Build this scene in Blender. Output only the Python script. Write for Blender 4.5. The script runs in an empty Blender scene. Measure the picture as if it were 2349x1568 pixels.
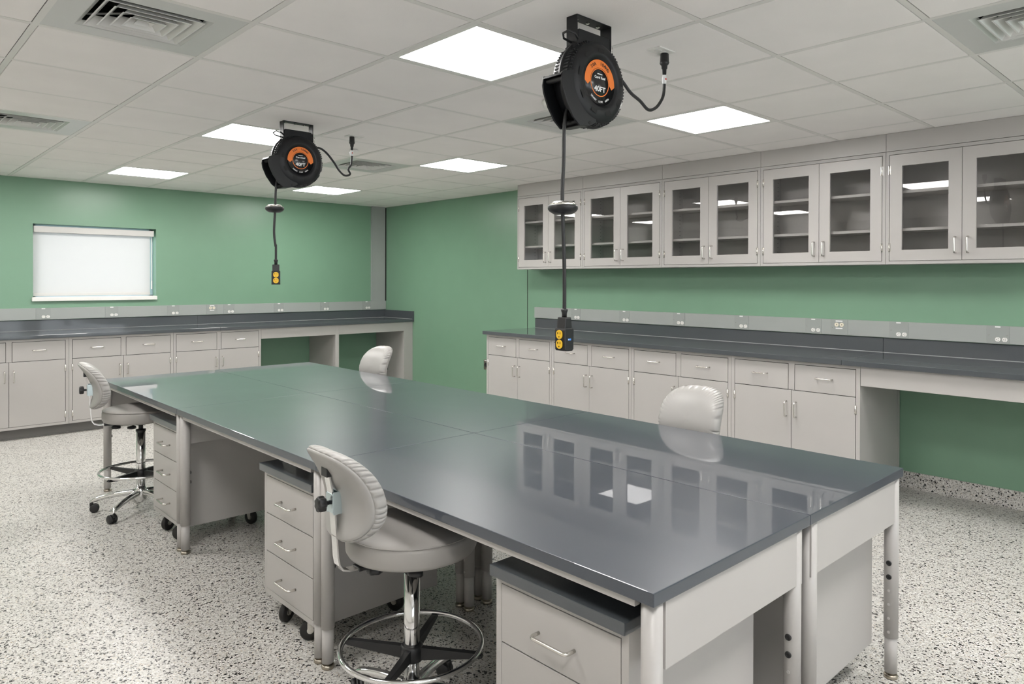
import bpy, bmesh, math, random
from mathutils import Vector, Matrix
random.seed(7)
PI = math.pi
S = bpy.context.scene
C = S.collection

# ------------------------------------------------------------------ camera
FPX, CX, CY = 1636.245, 1213.95, 651.45
W_, H_ = 2349, 1568
cam = bpy.data.cameras.new('camera')
cam.sensor_fit = 'HORIZONTAL'; cam.sensor_width = 36.0
cam.lens = FPX / W_ * 36.0
cam.shift_x = -(CX - W_ / 2) / W_
cam.shift_y = (CY - H_ / 2) / W_
cam.clip_start = 0.05; cam.clip_end = 60
co = bpy.data.objects.new('camera', cam); C.objects.link(co)
rt = Vector((0.7205157, -0.69343411, 0.00250474)); up = Vector((0.00171695, 0.00539602, 0.99998397))
fw = Vector((0.6934365, 0.72049984, -0.00507851))
M = Matrix((rt, up, -fw)).transposed().to_4x4()
M.translation = Vector((-1.1519, -2.7418, 1.4397))
co.matrix_world = M
S.camera = co

# ------------------------------------------------------------------ world, exposure
w = bpy.data.worlds.new('world'); S.world = w; w.use_nodes = True
w.node_tree.nodes['Background'].inputs[0].default_value = (0.90, 0.95, 1.0, 1)
w.node_tree.nodes['Background'].inputs[1].default_value = 3.8
S.view_settings.view_transform = 'Standard'
S.view_settings.look = 'None'
S.view_settings.gamma = 1.0
S.view_settings.use_curve_mapping = False
S.view_settings.exposure = 0.46
PANEL_STRENGTH = 22.0      # the ceiling's LED panels
for n_, loc, rx, sx, sy in (('portal_rear', (.7, -5.62, 1.55), PI / 2, 6.4, 1.2), ('portal_window', (.757, 5.875, 1.61), -PI / 2, 1.12, .76)):
    al = bpy.data.lights.new(n_, 'AREA'); al.shape = 'RECTANGLE'; al.size = sx; al.size_y = sy; al.cycles.is_portal = True
    lo = bpy.data.objects.new(n_, al); C.objects.link(lo); lo.location = loc; lo.rotation_euler = (rx, 0, 0)   # sampling portals of the window and the added rear ones, no light of their own
S.cycles.max_bounces = 10; S.cycles.diffuse_bounces = 5; S.cycles.glossy_bounces = 5
S.cycles.transparent_max_bounces = 16

# ------------------------------------------------------------------ room numbers
XR, YW, HC = 4.22, 5.70, 2.438          # right wall, window wall, ceiling
XL, YB = -3.05, -5.5                    # left wall, rear wall (behind the camera)
T = 0.6096

# ------------------------------------------------------------------ materials
def sr(r, g, b):
    f = lambda c: (c / 255 / 12.92) if c / 255 <= .04045 else ((c / 255 + .055) / 1.055) ** 2.4
    return (f(r), f(g), f(b), 1)
def mat(name, col, rough=.5, metal=0.0, spec=.5, bump=None, coat=0.0, sheen=0.0):
    m = bpy.data.materials.new(name); m.use_nodes = True
    nt = m.node_tree; b = nt.nodes['Principled BSDF']
    b.inputs['Base Color'].default_value = col if len(col) == 4 else (*col, 1)
    b.inputs['Roughness'].default_value = rough
    b.inputs['Metallic'].default_value = metal
    b.inputs['Specular IOR Level'].default_value = spec
    b.inputs['Coat Weight'].default_value = coat
    b.inputs['Coat Roughness'].default_value = .1
    tc = nt.nodes.new('ShaderNodeTexCoord')
    n = nt.nodes.new('ShaderNodeTexNoise'); n.inputs['Scale'].default_value = 3.0 if not bump else bump[0]
    n.inputs['Detail'].default_value = 3
    nt.links.new(tc.outputs['Object'], n.inputs['Vector'])
    if bump:
        bp = nt.nodes.new('ShaderNodeBump'); bp.inputs['Strength'].default_value = bump[1]; bp.inputs['Distance'].default_value = bump[2]
        nt.links.new(n.outputs['Fac'], bp.inputs['Height']); nt.links.new(bp.outputs['Normal'], b.inputs['Normal'])
    # very slight colour breakup so that nothing is perfectly uniform
    hs = nt.nodes.new('ShaderNodeMix'); hs.data_type = 'RGBA'
    n2 = nt.nodes.new('ShaderNodeTexNoise'); n2.inputs['Scale'].default_value = 4.0
    nt.links.new(tc.outputs['Object'], n2.inputs['Vector'])
    nt.links.new(n2.outputs['Fac'], hs.inputs['Factor'])
    c = b.inputs['Base Color'].default_value
    hs.inputs['A'].default_value = (c[0] * .96, c[1] * .96, c[2] * .96, 1)
    hs.inputs['B'].default_value = (min(1, c[0] * 1.04), min(1, c[1] * 1.04), min(1, c[2] * 1.04), 1)
    nt.links.new(hs.outputs['Result'], b.inputs['Base Color'])
    return m
def emis(name, col, s):
    m = bpy.data.materials.new(name); m.use_nodes = True
    b = m.node_tree.nodes['Principled BSDF']
    b.inputs['Base Color'].default_value = (.8, .8, .8, 1)
    b.inputs['Emission Color'].default_value = (*col, 1); b.inputs['Emission Strength'].default_value = s
    return m
def terrazzo(name, rough):
    m = bpy.data.materials.new(name); m.use_nodes = True
    nt = m.node_tree; b = nt.nodes['Principled BSDF']; L = nt.links.new
    tc = nt.nodes.new('ShaderNodeTexCoord')
    nz = nt.nodes.new('ShaderNodeTexNoise'); nz.inputs['Scale'].default_value = 55; nz.inputs['Detail'].default_value = 2
    L(tc.outputs['Object'], nz.inputs['Vector'])
    mx = nt.nodes.new('ShaderNodeMix'); mx.data_type = 'VECTOR'; mx.inputs['Factor'].default_value = .012
    L(tc.outputs['Object'], mx.inputs['A']); L(nz.outputs['Color'], mx.inputs['B'])
    def chips(scale, stops, off):
        mp = nt.nodes.new('ShaderNodeMapping'); mp.inputs['Location'].default_value = (off, off * .7, off * .3)
        mp.inputs['Rotation'].default_value = (0, 0, off)
        L(mx.outputs['Result'], mp.inputs['Vector'])
        v = nt.nodes.new('ShaderNodeTexVoronoi'); v.inputs['Scale'].default_value = scale; v.inputs['Randomness'].default_value = 1
        L(mp.outputs['Vector'], v.inputs['Vector'])
        s = nt.nodes.new('ShaderNodeSeparateColor'); L(v.outputs['Color'], s.inputs['Color'])
        r = nt.nodes.new('ShaderNodeValToRGB'); r.color_ramp.interpolation = 'CONSTANT'
        e = r.color_ramp.elements
        e[0].position = 0; e[0].color = stops[0][1]; e[1].position = stops[1][0]; e[1].color = stops[1][1]
        for p, c in stops[2:]:
            q = e.new(p); q.color = c
        L(s.outputs['Red'], r.inputs['Fac'])
        return r, s
    r1, s1 = chips(215, [(0, (.012, .012, .013, 1)), (.075, (.10, .095, .085, 1)), (.105, (.34, .325, .295, 1)), (.17, (.47, .455, .425, 1)),
                     (.42, (.545, .53, .50, 1)), (.70, (.61, .595, .565, 1)), (.90, (.70, .69, .665, 1)), (.965, (.52, .455, .37, 1))], 1.3)
    r2, s2 = chips(120, [(0, (.010, .010, .011, 1)), (.04, (.12, .115, .105, 1)), (.052, (1, 1, 1, 1))], 4.1)
    # larger sparse chips over the small ones
    mu = nt.nodes.new('ShaderNodeMix'); mu.data_type = 'RGBA'; mu.blend_type = 'MULTIPLY'; mu.inputs['Factor'].default_value = 1
    L(r1.outputs['Color'], mu.inputs['A']); L(r2.outputs['Color'], mu.inputs['B'])
    L(mu.outputs['Result'], b.inputs['Base Color'])
    b.inputs['Roughness'].default_value = rough
    b.inputs['Specular IOR Level'].default_value = .4
    return m
def counter_mat(name, col, rough, spec=.5):
    m = bpy.data.materials.new(name); m.use_nodes = True
    nt = m.node_tree; b = nt.nodes['Principled BSDF']; L = nt.links.new
    tc = nt.nodes.new('ShaderNodeTexCoord')
    n = nt.nodes.new('ShaderNodeTexNoise'); n.inputs['Scale'].default_value = 2.3; n.inputs['Detail'].default_value = 5
    L(tc.outputs['Object'], n.inputs['Vector'])
    r = nt.nodes.new('ShaderNodeMapRange'); r.inputs['From Min'].default_value = .3; r.inputs['From Max'].default_value = .75
    r.inputs['To Min'].default_value = rough * .96; r.inputs['To Max'].default_value = rough * 1.05
    L(n.outputs['Fac'], r.inputs['Value']); L(r.outputs['Result'], b.inputs['Roughness'])
    n2 = nt.nodes.new('ShaderNodeTexNoise'); n2.inputs['Scale'].default_value = 400
    L(tc.outputs['Object'], n2.inputs['Vector'])
    mx = nt.nodes.new('ShaderNodeMix'); mx.data_type = 'RGBA'
    mx.inputs['A'].default_value = (col[0] * .88, col[1] * .88, col[2] * .88, 1); mx.inputs['B'].default_value = (col[0] * 1.12, col[1] * 1.12, col[2] * 1.12, 1)
    L(n2.outputs['Fac'], mx.inputs['Factor']); L(mx.outputs['Result'], b.inputs['Base Color'])
    b.inputs['Specular IOR Level'].default_value = spec
    return m
def glass_mat(name, tint=.9, rough=0.0):
    m = bpy.data.materials.new(name); m.use_nodes = True
    nt = m.node_tree; nt.nodes.clear(); L = nt.links.new
    o = nt.nodes.new('ShaderNodeOutputMaterial')
    t = nt.nodes.new('ShaderNodeBsdfTransparent'); t.inputs[0].default_value = (tint, tint, tint, 1)
    g = nt.nodes.new('ShaderNodeBsdfGlossy'); g.inputs['Roughness'].default_value = rough; g.inputs['Color'].default_value = (1, 1, 1, 1)
    f = nt.nodes.new('ShaderNodeFresnel'); f.inputs['IOR'].default_value = 1.5
    x = nt.nodes.new('ShaderNodeMixShader')
    gm = nt.nodes.new('ShaderNodeNewGeometry')          # only the outer face of the pane mirrors; both faces' share is in it
    iv = nt.nodes.new('ShaderNodeMath'); iv.operation = 'MULTIPLY_ADD'; iv.inputs[1].default_value = -1.55; iv.inputs[2].default_value = 1.55
    L(gm.outputs['Backfacing'], iv.inputs[0])
    mu = nt.nodes.new('ShaderNodeMath'); mu.operation = 'MULTIPLY'; mu.use_clamp = True; L(f.outputs[0], mu.inputs[0]); L(iv.outputs[0], mu.inputs[1])
    L(mu.outputs[0], x.inputs[0]); L(t.outputs[0], x.inputs[1]); L(g.outputs[0], x.inputs[2]); L(x.outputs[0], o.inputs[0])
    return m
def shade_mat(name):
    m = bpy.data.materials.new(name); m.use_nodes = True
    nt = m.node_tree; nt.nodes.clear(); L = nt.links.new
    o = nt.nodes.new('ShaderNodeOutputMaterial')
    d = nt.nodes.new('ShaderNodeBsdfDiffuse'); d.inputs[0].default_value = (.82, .82, .80, 1)
    t = nt.nodes.new('ShaderNodeBsdfTranslucent'); t.inputs[0].default_value = (.19, .203, .207, 1)
    wv = nt.nodes.new('ShaderNodeTexNoise'); wv.inputs['Scale'].default_value = 30
    x = nt.nodes.new('ShaderNodeMixShader'); x.inputs[0].default_value = .40
    L(d.outputs[0], x.inputs[1]); L(t.outputs[0], x.inputs[2]); L(x.outputs[0], o.inputs[0])
    return m

m_green = mat('green wall paint', (.178, .312, .215), .32, spec=.5, bump=(140, .12, .002))
m_tile = mat('ceiling tile', (.88, .855, .835), .9, spec=.2, bump=(260, .25, .002))
m_grid = mat('ceiling grid metal', (.74, .73, .70), .4, spec=.4)
m_dark = mat('dark plenum', (.02, .02, .02), .9)
m_cab = mat('grey cabinet enamel', (.430, .413, .398), .36, spec=.5, bump=(90, .03, .001))
m_cabin = mat('cabinet interior enamel', (.40, .388, .375), .45)
m_kick = mat('toe kick vinyl', (.16, .155, .145), .5)
m_counter = counter_mat('epoxy worktop', (.062, .070, .078), .35, spec=.35)
m_table = counter_mat('table epoxy top', (.046, .055, .071), .32, spec=.35)
for mm, cr in ((m_table, .012), (m_counter, .05)):
    mm.node_tree.nodes['Principled BSDF'].inputs['Coat Weight'].default_value = .85
    mm.node_tree.nodes['Principled BSDF'].inputs['Coat Roughness'].default_value = cr
m_race = mat('grey raceway metal', (.325, .345, .33), .42, spec=.5)
m_plate = mat('raceway cover metal', (.30, .32, .305), .4)
m_seam_shade = mat('black seam and gap shade', (.015, .015, .014), .8)  # wall joint, and shade painted into front gaps and the corner
m_white = mat('white plastic', (.78, .77, .74), .4)
m_valance = mat('shade hardware fabric', (.56, .55, .53), .6)
m_ivory = mat('ivory plastic', (.74, .69, .56), .4)
m_steel = mat('brushed steel', (.72, .70, .66), .27, metal=1)
m_chrome = mat('chrome', (.80, .80, .80), .09, metal=1)
m_zinc = mat('blue zinc', (.62, .72, .75), .25, metal=1)
m_brass = mat('foot metal', (.40, .36, .30), .3, metal=1)
m_caulk = mat('grey caulk', (.30, .31, .31), .4)
m_black = mat('black plastic', (.012, .012, .013), .42)
m_reel = mat('reel black plastic', (.006, .0065, .008), .48, spec=.4, bump=(300, .08, .0006))
m_reel2 = mat('reel label gloss', (.010, .010, .011), .22)
m_hole = mat('dark recess', (.004, .004, .004), .7)
m_cord = mat('black rubber cord', (.014, .014, .015), .45)
m_orange = mat('orange print', (.86, .21, .028), .35)
m_wtext = mat('white print', (.80, .80, .80), .4)
m_ktext = mat('black print', (.02, .015, .012), .5)
m_yellow = mat('yellow receptacle', (.86, .52, .022), .35)
m_blue = mat('blue sticker', (.06, .25, .75), .4)
m_red = mat('red print', (.6, .05, .03), .4)
m_vinyl = mat('grey vinyl', (.34, .33, .315), .36, spec=.45, bump=(350, .06, .0006))
m_vinyld = mat('seat vinyl', (.345, .33, .312), .38, spec=.45, bump=(350, .06, .0006))
m_rubber = mat('black rubber', (.015, .014, .013), .5)
m_terr = terrazzo('terrazzo floor', .34)
m_light = emis('light panel diffuser', (1.0, .975, .95), PANEL_STRENGTH)
m_led = emis('green led', (.3, 1.0, .55), 3)
m_glass = glass_mat('cabinet glass', .93)
m_wglass = glass_mat('window glass', .92)
m_shade = shade_mat('roller shade fabric')
m_alu = mat('blue grey aluminium', (.40, .52, .56), .4, metal=.4)
m_diff = mat('diffuser enamel', (.60, .61, .59), .3, spec=.5)
m_blade = mat('diffuser blade enamel', (.70, .70, .68), .35)

# ------------------------------------------------------------------ mesh builder
class MB:
    def __init__(s): s.bm = bmesh.new(); s.mats = []
    def mi(s, m):
        if m is None: return 0
        if m not in s.mats: s.mats.append(m)
        return s.mats.index(m)
    def merge(s, t, m=None, smooth=False):
        k = s.mi(m) if m else 0
        vm = {v: s.bm.verts.new(v.co) for v in t.verts}
        for f in t.faces:
            try: g = s.bm.faces.new([vm[v] for v in f.verts])
            except ValueError: continue
            g.material_index = k; g.smooth = smooth or f.smooth
        t.free(); return s
    def box(s, x0, x1, y0, y1, z0, z1, bev=0.0, m=None, seg=2):
        t = bmesh.new(); bmesh.ops.create_cube(t, size=1)
        for v in t.verts:
            v.co = Vector(((x0 + x1) / 2 + v.co.x * (x1 - x0), (y0 + y1) / 2 + v.co.y * (y1 - y0), (z0 + z1) / 2 + v.co.z * (z1 - z0)))
        if bev: bmesh.ops.bevel(t, geom=t.edges[:], offset=bev, segments=seg, profile=.6, affect='EDGES')
        return s.merge(t, m)
    def lathe(s, prof, n=32, m=None, axis='Z', at=(0, 0, 0), smooth=True, rad=None):
        t = bmesh.new(); rings = []
        for (r, h) in prof:
            ring = []
            for i in range(n):
                a = 2 * PI * i / n
                rr = r * (rad(a, h) if rad else 1)
                c, d = rr * math.cos(a), rr * math.sin(a)
                p = {'Z': (c, d, h), 'Y': (c, h, d), 'X': (h, c, d)}[axis]
                ring.append(t.verts.new(Vector(p) + Vector(at)))
            rings.append(ring)
        for a, b in zip(rings, rings[1:]):
            for i in range(n): t.faces.new((a[i], a[(i + 1) % n], b[(i + 1) % n], b[i]))
        t.faces.new(rings[0]); t.faces.new(rings[-1])
        bmesh.ops.recalc_face_normals(t, faces=t.faces[:])
        for f in t.faces: f.smooth = smooth and len(f.verts) == 4
        return s.merge(t, m)
    def tube(s, pts, r, n=12, m=None, closed=False, caps=True, sy=1.0):
        P = [Vector(p) for p in pts]; N = len(P); t = bmesh.new(); rings = []
        up0 = None
        for i, p in enumerate(P):
            if closed: d = (P[(i + 1) % N] - P[i - 1]).normalized()
            else: d = (P[min(i + 1, N - 1)] - P[max(i - 1, 0)]).normalized()
            if up0 is None:
                up0 = Vector((0, 0, 1)) if abs(d.z) < .9 else Vector((0, 1, 0))
            u = (up0 - d * up0.dot(d)).normalized(); up0 = u; v = d.cross(u)
            rr = r[i] if isinstance(r, (list, tuple)) else r
            rings.append([t.verts.new(p + u * rr * math.cos(2 * PI * k / n) + v * rr * sy * math.sin(2 * PI * k / n)) for k in range(n)])
        prs = list(zip(rings, rings[1:])) + ([(rings[-1], rings[0])] if closed else [])
        for a, b in prs:
            for k in range(n):
                t.faces.new((a[k], a[(k + 1) % n], b[(k + 1) % n], b[k])).smooth = True
        if caps and not closed: t.faces.new(rings[0]); t.faces.new(rings[-1])
        bmesh.ops.recalc_face_normals(t, faces=t.faces[:])
        return s.merge(t, m)
    def prism(s, poly, axis, a0, a1, m=None, bev=0.0):
        """poly: 2-D points; axis 'Y': (x,z) points extruded along y; 'X': (y,z); 'Z': (x,y)"""
        t = bmesh.new()
        f3 = {'Y': lambda p, a: (p[0], a, p[1]), 'X': lambda p, a: (a, p[0], p[1]), 'Z': lambda p, a: (p[0], p[1], a)}[axis]
        A = [t.verts.new(f3(p, a0)) for p in poly]; B = [t.verts.new(f3(p, a1)) for p in poly]
        t.faces.new(A); t.faces.new(B)
        for i in range(len(poly)): t.faces.new((A[i], A[(i + 1) % len(poly)], B[(i + 1) % len(poly)], B[i]))
        bmesh.ops.recalc_face_normals(t, faces=t.faces[:])
        if bev: bmesh.ops.bevel(t, geom=t.edges[:], offset=bev, segments=2, profile=.6, affect='EDGES')
        return s.merge(t, m)
    def quad(s, a, b, c, d, m=None):
        t = bmesh.new(); t.faces.new([t.verts.new(p) for p in (a, b, c, d)]); return s.merge(t, m)
    def xf(s, mtx): bmesh.ops.transform(s.bm, matrix=mtx, verts=s.bm.verts[:]); return s
    def build(s, name, m, parent=None):
        me = bpy.data.meshes.new(name)
        bmesh.ops.recalc_face_normals(s.bm, faces=s.bm.faces[:]) if False else None
        s.bm.to_mesh(me); s.bm.free()
        if s.mats:
            for k in s.mats: me.materials.append(k)
        else: me.materials.append(m)
        o = bpy.data.objects.new(name, me); C.objects.link(o)
        if parent: o.parent = parent
        return o

def tag(o, label, cat, group=None):
    o['label'] = label; o['category'] = cat
    if group: o['group'] = group
    return o
def thing(name, label, cat, loc=(0, 0, 0), rz=0, group=None):
    o = bpy.data.objects.new(name, None); C.objects.link(o); o.empty_display_size = .1
    o.location = loc; o.rotation_euler = (0, 0, rz)
    return tag(o, label, cat, group)
def struct(name, mb, m):
    o = mb.build(name, m); o['kind'] = 'structure'; return o
def dup(o, parent=None):
    c = o.copy(); C.objects.link(c); c.parent = parent
    for ch in list(o.children): dup(ch, c)
    return c
def place(proto, first, loc, rz, label, group):
    o = proto if first else dup(proto)
    o.location = loc; o.rotation_euler = (0, 0, rz); o['label'] = label
    if group: o['group'] = group
    return o
def arc(n, a0, a1, r, c, pl='XZ'):
    out = []
    for i in range(n + 1):
        a = a0 + (a1 - a0) * i / n
        u, v = c[0] + r * math.cos(a), c[1] + r * math.sin(a)
        out.append((u, v))
    return out

def text_mb(mb, s, size, m, xf, bold=0.0, align='CENTER', sx=1.0):
    """adds the letters, laid in the XZ plane facing -Y, then transformed by xf"""
    cu = bpy.data.curves.new('lettering', 'FONT'); cu.body = s; cu.size = size; cu.align_x = align; cu.align_y = 'CENTER'
    cu.extrude = .0003; cu.offset = bold; cu.resolution_u = 3
    o = bpy.data.objects.new('lettering', cu); C.objects.link(o)
    dg = bpy.context.evaluated_depsgraph_get(); me = bpy.data.meshes.new_from_object(o.evaluated_get(dg))
    t = bmesh.new(); t.from_mesh(me)
    bmesh.ops.transform(t, matrix=xf @ Matrix.Rotation(PI / 2, 4, 'X') @ Matrix.Diagonal((sx, 1, 1, 1)), verts=t.verts[:])
    mb.merge(t, m)
    bpy.data.objects.remove(o); bpy.data.curves.remove(cu); bpy.data.meshes.remove(me)

# ================================================================== ROOM SHELL
b = MB(); b.box(XL - .1, XR + .1, YB - .1, YW + .2, -.1, 0); struct('floor', b, m_terr)
b = MB(); b.box(XR, XR + .12, YB, YW, 0, HC + .15); struct('wall_right', b, m_green)
m_offwhite = mat('off-white wall paint', (.74, .72, .68), .5, spec=.4, bump=(140, .12, .002))
b = MB(); b.box(XL - .12, XL, YB, YW, 0, HC + .15); struct('wall_left', b, m_offwhite)
# rear wall, behind the camera, with a row of windows added to light the room
FILL_WINDOWS = [(-2.5, -.5), (-.2, 1.8), (2.1, 3.9)]; RZ0, RZ1 = .95, 2.15
b = MB(); b.box(XL - .12, XR + .12, YB - .12, YB, 0, RZ0); b.box(XL - .12, XR + .12, YB - .12, YB, RZ1, HC + .15)
xs = [XL - .12] + [v for p in FILL_WINDOWS for v in p] + [XR + .12]
for k in range(0, len(xs), 2): b.box(xs[k], xs[k + 1], YB - .12, YB, RZ0, RZ1)
struct('wall_rear', b, m_offwhite)
for k, (x0, x1) in enumerate(FILL_WINDOWS):
    b = MB()
    for (a0, a1, z0, z1) in ((x0, x0 + .04, RZ0, RZ1), (x1 - .04, x1, RZ0, RZ1), (x0, x1, RZ0, RZ0 + .04), (x0, x1, RZ1 - .04, RZ1), ((x0 + x1) / 2 - .02, (x0 + x1) / 2 + .02, RZ0, RZ1)):
        b.box(a0, a1, YB - .10, YB - .05, z0, z1, .003)
    o = b.build('window_%d' % (k + 2), m_alu); o['kind'] = 'structure'  # unseen window, put in for its light from behind
    b = MB(); b.box(x0 + .035, x1 - .035, YB - .078, YB - .072, RZ0 + .035, RZ1 - .035); b.build('window_pane', m_wglass, o)
# window wall with its opening
WX0, WX1, WZ0, WZ1, WD = .197, 1.316, 1.235, 1.989, .17
b = MB()
b.box(XL - .12, WX0, YW, YW + WD, 0, HC + .15); b.box(WX1, XR + .12, YW, YW + WD, 0, HC + .15)
b.box(WX0, WX1, YW, YW + WD, 0, WZ0); b.box(WX0, WX1, YW, YW + WD, WZ1, HC + .15)
struct('wall_window_side', b, m_green)
# window: frame and glass
b = MB()
fy0, fy1 = YW + .115, YW + .165
for (x0, x1, z0, z1) in ((WX0, WX0 + .04, WZ0, WZ1), (WX1 - .04, WX1, WZ0, WZ1), (WX0, WX1, WZ0, WZ0 + .04), (WX0, WX1, WZ1 - .04, WZ1)):
    b.box(x0, x1, fy0, fy1, z0, z1, .003)
win = b.build('window_1', m_alu); win['kind'] = 'structure'
b = MB(); b.box(WX0 + .035, WX1 - .035, fy0 + .02, fy0 + .026, WZ0 + .035, WZ1 - .035); b.build('window_pane', m_wglass, win)
b = MB(); b.box(WX0 - .012, WX1 + .004, YW - .028, fy0 + .005, WZ0 - .012, WZ0 + .028, .003)
sill = b.build('window_sill', m_white, win)
# roller shade
t = thing('roller_shade', 'white roller shade drawn down over the small window', 'window shade', ((WX0 + WX1) / 2, YW + .06, WZ1 - .02))
lx0, lx1 = WX0 + .006 - (WX0 + WX1) / 2, WX1 - .018 - (WX0 + WX1) / 2
b = MB(); b.box(lx0, lx1, -.045, .03, -.062, 0.0, .004); o = b.build('valance', m_valance, t)
b = MB()
n = 24
tt = bmesh.new()
rows = []
for j in range(9):
    z = -.05 - j / 8 * (WZ1 - .02 - WZ0 - .05 - .042)
    rows.append([tt.verts.new((lx0 + .004 + (lx1 - .03 - lx0) * i / n, .006 + .004 * math.sin(i / n * 3.1) * j / 8, z)) for i in range(n + 1)])
for a, c in zip(rows, rows[1:]):
    for i in range(n): tt.faces.new((a[i], a[i + 1], c[i + 1], c[i])).smooth = True
b.merge(tt); b.build('shade_fabric', m_shade, t)
b = MB(); zb = -(WZ1 - .02 - WZ0 - .042)
b.box(lx0 + .004, lx1 - .026, -.002, .012, zb - .004, zb + .026, .003); b.build('hem_bar', m_valance, t)
b = MB(); b.tube([(lx1 - .008, .0, -.05), (lx1 - .008, 0, zb + .10), (lx1 - .008, .004, zb + .085), (lx1 - .014, .004, zb + .10), (lx1 - .014, 0, -.05)], .0022, 6)
b.box(lx1 - .017, lx1 - .005, -.006, .006, zb + .06, zb + .15, .002)
b.build('bead_chain', m_white, t)

# baseboards: the cove of the terrazzo running up the wall
def cove(name, p):
    b = MB(); prof = [(0, 0), (-.03, 0), (-.018, .006), (-.010, .018), (-.008, .035), (-.008, .112), (0, .112)]
    if p == 'R': b.prism([(XR + q[0], q[1]) for q in prof], 'Y', YB, YW)
    if p == 'W': b.prism([(YW + q[0], q[1]) for q in prof], 'X', XL, XR)
    if p == 'L': b.prism([(XL - q[0], q[1]) for q in prof], 'Y', YB, YW)
    if p == 'B': b.prism([(YB - q[0], q[1]) for q in prof], 'X', XL, XR)
    struct(name, b, m_terr)
cove('baseboard_right', 'R'); cove('baseboard_window_side', 'W'); cove('baseboard_left', 'L'); cove('baseboard_rear', 'B')
# expansion joint in the right wall
b = MB(); b.box(XR - .003, XR + .01, 2.862, 2.868, .11, HC); struct('trim_1', b, m_seam_shade)

# ------------------------------------------------------------------ ceiling grid and tiles
iX0, iX1 = -5, 6        # runners at x = i*T
jY0, jY1 = -9, 9
LIGHTS = [(i, j) for i in (-2, 1, 4) for j in (-5, -1, 3, 7)] 
DIFFS = [(-1, 0), (-1, 4), (3, 0), (3, 4), (3, -4)]
skip = set(LIGHTS) | set(DIFFS)
b = MB(); g = MB()
def clampx(v): return max(XL + .021, min(XR - .021, v))
def clampy(v): return max(YB + .021, min(YW - .021, v))
for i in range(iX0, iX1 + 1):
    for j in range(jY0, jY1 + 1):
        if (i, j) in skip: continue
        x0, x1, y0, y1 = clampx(i * T + .0145), clampx((i + 1) * T - .0145), clampy(j * T + .0145), clampy((j + 1) * T - .0145)
        if x1 - x0 < .02 or y1 - y0 < .02: continue
        dz = random.uniform(-.0008, .0008)
        b.box(x0, x1, y0, y1, HC - .002 + dz, HC + .016, .0015, seg=1)
struct('ceiling', b, m_tile)
for i in range(iX0, iX1 + 1):
    x = i * T
    if XL < x < XR: g.box(x - .012, x + .012, YB, YW, HC - .0022, HC + .002)
for j in range(jY0, jY1 + 1):
    y = j * T
    if YB < y < YW: g.box(XL, XR, y - .012, y + .012, HC - .0018, HC + .0015)
g.box(XR - .02, XR, YB, YW, HC - .0024, HC + .001); g.box(XL, XR, YW - .02, YW, HC - .0024, HC + .001)
g.box(XL, XL + .02, YB, YW, HC + .002, HC + .005); g.box(XL, XR, YB, YB + .02, HC + .002, HC + .005)
struct('trim_2', g, m_grid)
b = MB(); b.box(XL, XR, YB, YW, HC + .13, HC + .15); struct('trim_3', b, m_dark)

# LED light panels (one grid cell each)
def make_panel():
    t = thing('ceiling_light', '', 'ceiling light')
    f = MB(); h = T / 2 - .0125; q = h - .022
    for (x0, x1, y0, y1) in ((-h, h, -h, -q), (-h, h, q, h), (-h, -q, -q, q), (q, h, -q, q)):
        f.box(x0, x1, y0, y1, -.002, .02, .001)
    f.build('frame', m_white, t)
    d = MB(); d.box(-q, q, -q, q, .003, .010); d.build('diffuser', m_light, t)
    return t
proto = make_panel(); first = True
LL = {(1, -1): 'largest square white ceiling light, left of the near cord reel',
      (4, -1): 'square white ceiling light nearest the wall cabinets, right of the near cord reel',
      (1, 3): 'square white ceiling light half hidden behind the far cord reel',
      (4, 3): 'square white ceiling light right of the far cord reel, just beyond an air diffuser',
      (1, 7): 'square white ceiling light high on the left, nearest the wall above the window',
      (4, 7): 'smallest square white ceiling light, below the far cord reel near the grey corner channel'}
for (i, j) in LIGHTS:
    lab = LL.get((i, j), 'square white ceiling light out of view behind or left of the camera')
    place(proto, first, ((i + .5) * T, (j + .5) * T, HC), 0, lab, 'square LED ceiling lights'); first = False

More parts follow.
